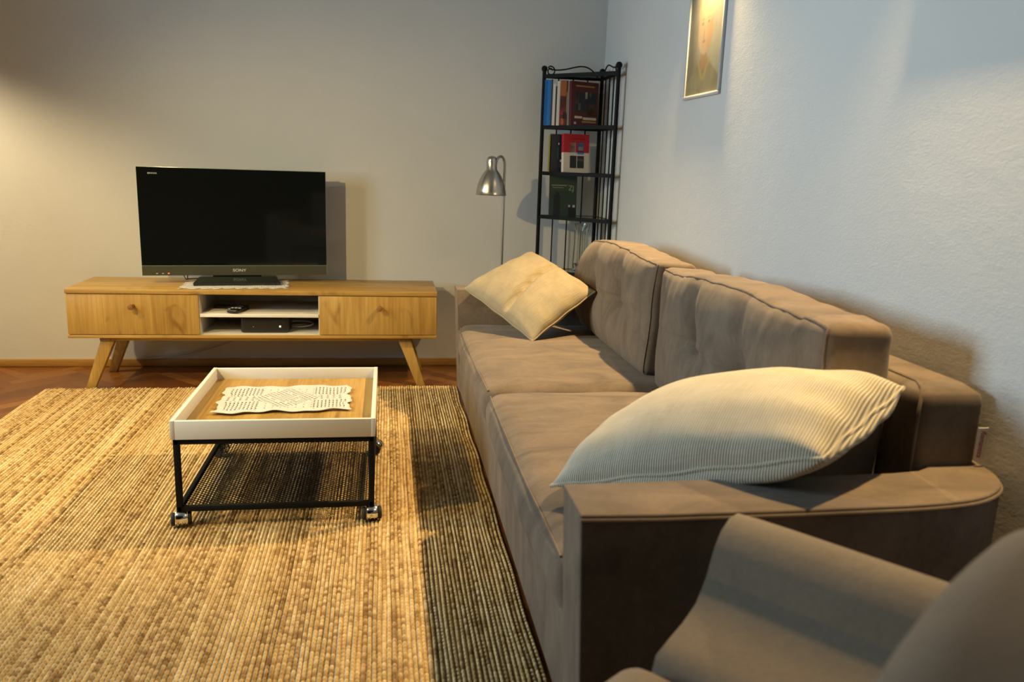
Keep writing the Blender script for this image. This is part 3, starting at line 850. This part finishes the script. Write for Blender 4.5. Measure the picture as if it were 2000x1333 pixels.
# after turning by +90 degrees, thickness runs to -x; put reference at the right edge of each spine
spine_book('blue spined book at the left end of the top book row', .859, 4.385, .034, .048, .232, (.005, .10, .34), GZ2, g1, (('spine_band', .1, .5, .0, 1, (.01, .16, .48)),))
spine_book('thin dark teal book between the blue book and white spines', .868, 4.382, .008, .05, .235, (.006, .03, .05), GZ2, g1)
spine_book('thin white spined book next to the blue one, shorter', .881, 4.375, .011, .06, .212, (.62, .58, .54), GZ2, g1)
spine_book('thin black slab standing in for the shaded gap between the two white spines', .8895, 4.370, .007, .065, .20, (.012, .014, .012), GZ2, g1)  # added slab; its black paints the shade in the gap between spines
spine_book('tall cream spined book next to the orange picture spine', .903, 4.364, .013, .065, .226, (.66, .56, .46), GZ2, g1)
spine_book('thick book with orange and black picture spine', .944, 4.346, .040, .085, .229, (.10, .022, .012), GZ2, g1,
           (('spine_picture', .25, 1, .66, 1, (.30, .085, .02)), ('spine_picture', .25, 1, .40, .64, (.06, .01, .01)), ('spine_picture', .55, .95, .24, .34, (.25, .015, .03)),
            ('spine_picture', .45, .85, .02, .16, (.34, .09, .03)), ('spine_picture', .1, .6, .15, .30, (.012, .01, .015)), ('spine_stripe', .05, .16, .25, .75, (.35, .22, .04))))
book('maroon book with black portrait photos standing cover forward',   .176, .020, .228, (.085, .012, .010), (.962, 4.322, GZ2), .40,
     (('title_line', .16, .84, .885, .915, (.50, .22, .05)), ('photo', .16, .62, .33, .76, (.015, .017, .017)), ('photo_figure', .16, .27, .50, .74, (.50, .47, .40)), ('photo_figure', .24, .33, .36, .52, (.48, .45, .38)),
      ('photo_figure', .50, .58, .62, .77, (.48, .45, .38)), ('photo', .62, .92, .52, .76, (.010, .014, .016)), ('photo_figure', .66, .74, .66, .76, (.42, .42, .34)), ('photo_lower', .58, .92, .24, .52, (.05, .014, .008)),
      ('photo_glow', .60, .90, .25, .34, (.35, .10, .015)), ('photo_figure', .70, .80, .34, .46, (.22, .09, .03)), ('title_line', .12, .40, .175, .225, (.72, .56, .42)), ('title_line', .43, .93, .150, .205, (.72, .56, .42)), ('title_line', .40, .93, .085, .125, (.42, .20, .03)), ('emblem', .10, .18, .04, .09, (.60, .50, .42))), lean=-.04, group=g1)
g2 = 'books on the middle shelf tier'
spine_book('thin olive yellow book leaning at the left of the middle tier', .870, 4.398, .008, .038, .192, (.26, .24, .02), GZ3, g2)
book('dark navy book with small white marks standing behind the red one', .070, .030, .200, (.010, .014, .022), (.877, 4.400, GZ3), .05,
     (('mark', .55, .62, .72, .77, (.55, .6, .6)), ('mark', .50, .58, .35, .66, (.02, .07, .09)), ('mark', .72, .88, .27, .33, (.50, .47, .42)), ('mark', .70, .86, .12, .22, (.01, .05, .12)), ('mark', .8, .98, .55, .62, (.22, .02, .02))), group=g2, spine_art=())
book('red and white book with four small pictures on its cover', .155, .022, .203, (.68, .60, .50), (.939, 4.350, GZ3), .29,
     (('red_band', -.012, 1.0, .52, 1.0, (.46, .010, .018)), ('picture', .23, .47, .48, .78, (.68, .63, .57)), ('heart', .27, .44, .60, .69, (.30, .012, .012)), ('picture', .53, .79, .48, .78, (.06, .26, .55)), ('picture_mark', .57, .76, .58, .68, (.50, .58, .62)),
      ('picture', .24, .50, .12, .44, (.020, .022, .018)), ('picture', .53, .80, .12, .44, (.022, .026, .020)), ('picture_mark', .54, .78, .31, .36, (.24, .13, .13)), ('title_line', .28, .80, .865, .885, (.30, .02, .02))), lean=-.05, group=g2,
     spine_art=(('spine_band', 0, 1, .52, 1, (.40, .012, .012)),))
bk3 = book('dark green magazine with pale title standing on the lower tier', .155, .008, .220, (.018, .040, .026), (.882, 4.404, GZ4), .10,
     (('photo', .0, 1, .62, .99, (.030, .055, .040)), ('title_stroke', .06, .62, .735, .765, (.34, .36, .26)), ('title_stroke', .10, .50, .685, .70, (.40, .38, .26)), ('title_stroke', .58, 1, .755, .775, (.16, .12, .02)), ('photo_figure', .14, .38, .0, .52, (.006, .010, .014)), ('photo_figure', .22, .34, .52, .58, (.006, .010, .014)),
      ('photo_figure', .70, .96, .0, .22, (.006, .010, .010)), ('photo_figure', .70, .76, .22, .27, (.50, .50, .46)), ('photo_figure', .86, .94, .21, .27, (.50, .50, .46))), lean=-.05)
text_mesh('issue_lettering', 'ZJ', .040, plain('pale_print', (.30, .34, .26), .5), bk3,
          Matrix.Rotation(-.05, 4, 'X') @ frame((1, 0, 0), (0, 0, 1), (0, -1, 0), (.122, -.0009, .150)), .0003, .9)
# tall cut-glass vase on the lowest visible tier
m, nt, b = new_mat('cut_crystal'); b.inputs['Base Color'].default_value = (.93, .96, .95, 1); b.inputs['Roughness'].default_value = .04
b.inputs['Transmission Weight'].default_value = 1; b.inputs['IOR'].default_value = 1.5
vs = MB(); n = 24; V, Fs = [], []
pf = [(.034, 0), (.040, .006), (.042, .05), (.040, .10), (.037, .16), (.038, .22), (.042, .262), (.0395, .262), (.0355, .22), (.0345, .16), (.037, .10), (.038, .05), (.030, .016)]
for i, (r, z) in enumerate(pf):
    for k in range(n):
        a = 2*PI*k/n; rr = r*(1 + (.05 if (k+int(z/.03)) % 2 else 0)*(1 if i < 7 else 0)); V.append((rr*math.cos(a), rr*math.sin(a), z))
for i in range(len(pf)-1):
    for k in range(n): Fs.append((i*n+k, i*n+(k+1) % n, (i+1)*n+(k+1) % n, (i+1)*n+k))
Fs += [tuple(range(n-1, -1, -1)), tuple((len(pf)-1)*n+k for k in range(n))]
vs.add(V, Fs); vo = vs.build('glass_vase', m, None); vo.location = (1.052, 4.335, .580+.0087)
tag(vo, 'tall cut glass vase on the lower tier of the corner shelf', 'vase')

# ------------------------------------------------------------------ floor lamp
m_steel = plain('brushed_steel', (.50, .48, .43), .28, 1)
LX, LY = .612, 4.30
fl = thing('floor_lamp', 'slim brushed steel reading floor lamp beside the corner shelf', 'lamp', (LX, LY, 0))
MB().lathe([(.115, 0), (.115, .012), (.105, .020), (.02, .026), (.012, .03)], LX, LY, 40).build('base', m_steel, fl, smooth=True)
sx_, sy_ = .537, 4.245
pts = [(LX, LY, .028), (LX, LY, 1.150)]
for i in range(1, 13):
    t = i/12; a = PI*t*.80
    pts.append((LX - (LX-sx_-.028)*(.5-.5*math.cos(a))*1.12, LY-(LY-sy_)*(.5-.5*math.cos(a)), 1.150 + .042*math.sin(a)))
pts.append((sx_+.020, sy_+.012, 1.150))
MB().tube(pts, .0072, 12).build('pole', m_steel, fl, smooth=True)
prof = [(.0005, .196), (.012, .195), (.021, .190), (.0262, .180), (.0275, .168), (.0275, .128), (.036, .118), (.050, .098), (.062, .074), (.071, .048), (.0765, .020), (.078, .002), (.081, -.001), (.0800, -.003), (.0755, .002), (.070, .044), (.060, .072), (.048, .094), (.030, .115), (.001, .118)]
sh = MB().lathe([(r, z*1.0+.0) for r, z in prof], sx_, sy_, 48, .997, cap=False).build('lamp_shade', m_steel, fl, smooth=True, ang=60)
sub(MB().ball((sx_, sy_, 1.055), .028), 'bulb', plain('frosted_bulb', (.7, .68, .62), .4), sh, smooth=True, ang=180)

# ------------------------------------------------------------------ things inside and under the console
ZS = .384
bt = MB(); bt.add([(x, y, z) for z in (0, .0025) for (x, y) in ((-.876, 4.10), (-.74, 4.115), (-.725, 4.27), (-.87, 4.27))], [(3, 2, 1, 0), (4, 5, 6, 7), (0, 1, 5, 4), (1, 2, 6, 5), (2, 3, 7, 6), (3, 0, 4, 7)])
bt.v = [(x, y, z+ZS+.0006) for x, y, z in bt.v]
tag(bt.build('booklet', plain('white_paper', (.72, .70, .66), .7)), 'white paper booklet under the remote controls on the console shelf', 'booklet')
def remote(label, loc, rot, w, l, h, keys):
    t = thing('remote_control', label, 'remote control', loc, rot)
    soft_box(w/2, l/2, h/2, h*.42, 10).xf(Matrix.Translation((0, 0, h/2))).build('body', m_black, t, smooth=True, ang=180, world=False)
    for (x, y, sx, sy, col) in keys:
        MB().box(x-sx/2, x+sx/2, y-sy/2, y+sy/2, h-.0005, h+.0015).build('key', col, t, world=False)
    return t
m_key = plain('pale_key', (.70, .72, .70), .4); m_keyd = plain('grey_key', (.06, .06, .06), .5)
remote('black remote control with pale keys lying on the booklet', (-.737, 4.172, ZS+.0034), -.22, .056, .160, .018,
       [(-.018, -.025, .013, .010, m_key), (.0, -.025, .013, .010, m_key), (.018, -.025, .013, .010, m_key), (-.019, -.062, .010, .009, m_key), (0, .0, .03, .008, m_keyd), (0, .03, .03, .008, m_keyd)])
remote('slim dark remote control lying behind the one with pale keys', (-.800, 4.235, ZS+.0034), 1.25, .040, .140, .016, [(0, .02, .02, .01, m_keyd), (0, -.03, .02, .01, m_keyd)])
sb = thing('set_top_box', 'black set top box with small lit indicator in the console lower compartment', 'set top box', (-.61, 4.22, SZB+.0192))
soft_box(.117, .085, .042, .012, 12).xf(Matrix.Translation((-.605, 4.215, SZB+.0192+.042))).build('body', m_black, sb, smooth=True, ang=180)
m_led = plain('pale_led', (.8, .8, .5), .4, emit=(1, .95, .6), estr=6)
mb = MB().ball((-.530, 4.1305, SZB+.053), .0042, 10, 6).build('indicator', m_led, sb, smooth=True)
MB().ball((-.660, 4.1305, SZB+.051), .0024, 10, 6).build('indicator', plain('dim_led', (.4, .42, .4), .4), sb, smooth=True)
wc = MB(); pts = [(-.435 + .055*math.cos(t), 4.26 + .05*math.sin(t), SZB+.022 + .03*(t/9.4)) for t in np.linspace(0, 9.4, 40)]
tag(wc.tube(pts, .003, 8).build('cable', plain('white_cable', (.62, .62, .58), .5), smooth=True), 'coiled white cable beside the set top box', 'cable')
pts = []
for t in np.linspace(0, 1, 26):
    x = -.62 - .72*t; z = .262-.003 - .212*(1-(1-t)**2.0)
    pts.append((x, YB-.022-.006, max(z, .0462) + (.0 if t < .9 else 0)))
tag(MB().tube(pts, .0035, 8).build('cable', plain('grey_cable', (.36, .37, .36), .5), smooth=True), 'grey cable hanging under the console along the back wall', 'cable')

# ------------------------------------------------------------------ pictures on the right wall
def canvas_art(y0, y1, z0, z1, fn, nx=70, nz=110):
    V, Fs, cols = [], [], []
    for j in range(nz+1):
        for i in range(nx+1):
            u, v = i/nx, j/nz            # u: from the far side (left in view) to the near side, v: upward
            V.append((XW-.006, y1+(y0-y1)*u, z0+(z1-z0)*v)); cols.append(fn(u, v))
    for j in range(nz):
        for i in range(nx):
            k = j*(nx+1)+i; Fs.append((k, k+1, k+nx+2, k+nx+1))
    me = bpy.data.meshes.new('canvas'); me.from_pydata(V, [], Fs)
    a = me.color_attributes.new('col', 'FLOAT_COLOR', 'POINT')
    for k, c in enumerate(cols): a.data[k].color = (*c, 1)
    return me
def sm(a, b, x):
    t = max(0, min(1, (x-a)/(b-a))); return t*t*(3-2*t)
def lerp3(a, b, t): return tuple(a[i]*(1-t)+b[i]*t for i in range(3))
PZ0, PZ1, PY0, PY1 = 1.428, 1.95, 2.906, 3.267
def portrait(u, v):
    v = v*1.08 + .155
    nz_ = noise.noise(Vector((u*5, v*7, 1.3)))*.5 + noise.noise(Vector((u*14, v*5, 4.1)))*.35
    bg = lerp3((.22, .20, .13), (.44, .42, .30), sm(.02, .5, u+.15*nz_))
    bg = lerp3(bg, (.50, .46, .36), .35*sm(.4, .9, v))
    c = bg
    # shoulders in an ochre jumper
    sw = .40*sm(.47, .22, v)+.10
    s = sm(.04, -.04, abs(u-.52)-sw)*sm(.47, .41, v)
    c = lerp3(c, lerp3((.30, .25, .12), (.36, .33, .20), .5+nz_), s)
    # neck, collar
    s = sm(.025, -.02, abs(u-.50)-.085)*sm(.33, .36, v)*sm(.60, .5, v); c = lerp3(c, (.44, .28, .14), s)
    d = abs(u-.50) - (v-.26)*1.0
    s = sm(.03, .0, abs(d)-.012)*sm(.25, .28, v)*sm(.46, .42, v); c = lerp3(c, (.44, .37, .13), s)
    # head and pale hair
    e = math.hypot((u-.50)/.215, (v-.665)/.20); s = sm(1.06, .9, e)
    face = lerp3((.56, .36, .20), (.62, .47, .29), sm(.36, .54, 1-u))
    c = lerp3(c, face, s)
    e = math.hypot((u-.50)/.25, (v-.82)/.13); c = lerp3(c, (.62, .50, .30), sm(1.1, .7, e)*.85)
    for ex, ey, rx, ry, col, al in ((.41, .715, .035, .013, (.30, .17, .09), .8), (.58, .72, .035, .013, (.30, .17, .09), .8), (.46, .632, .016, .055, (.44, .27, .14), .6), (.47, .575, .05, .012, (.50, .21, .13), .8), (.41, .75, .05, .008, (.36, .23, .11), .5), (.58, .755, .05, .008, (.36, .23, .11), .5)):
        e = math.hypot((u-ex)/rx, (v-ey)/ry); c = lerp3(c, col, al*sm(1.3, .5, e))
    return tuple(max(0, .56*x*(1+.18*nz_)) for x in c)
m_paint = attr_mat('oil_paint', .55)
m_frame_w = plain('white_frame', (.45, .44, .41), .6)
pc = thing('picture', 'white framed oil portrait of a person in an ochre jumper on the wall', 'picture', (XW, (PY0+PY1)/2, PZ0))
def frame_of(parent, y0, y1, z0, z1, wd, dp, mat):
    for (a, b_, c, d) in ((y0, y1, z0, z0+wd), (y0, y1, z1-wd, z1), (y0, y0+wd, z0+wd, z1-wd), (y1-wd, y1, z0+wd, z1-wd)):
        MB().box(XW-dp, XW-.0005, a, b_, c, d).build('frame_side', mat, parent, bevel=.002)
frame_of(pc, PY0, PY1, PZ0, PZ1, .014, .011, m_frame_w)
link('canvas', canvas_art(PY0+.012, PY1-.012, PZ0+.012, PZ1-.012, portrait), m_paint, pc, True, ang=180)
p2 = thing('picture', 'dark red framed picture at the top right, mostly out of view', 'picture', (XW, 1.47, 1.536))
m_frame_r = plain('dark_red_frame', (.10, .012, .015), .4)
frame_of(p2, 1.225, 1.722, 1.536, 2.0, .02, .020, m_frame_r)
link('canvas', canvas_art(1.24, 1.71, 1.55, 1.985, lambda u, v: lerp3((.30, .28, .22), (.42, .40, .34), .5+.5*noise.noise(Vector((u*4, v*4, 0)))), 30, 30), m_paint, p2, True, ang=180)
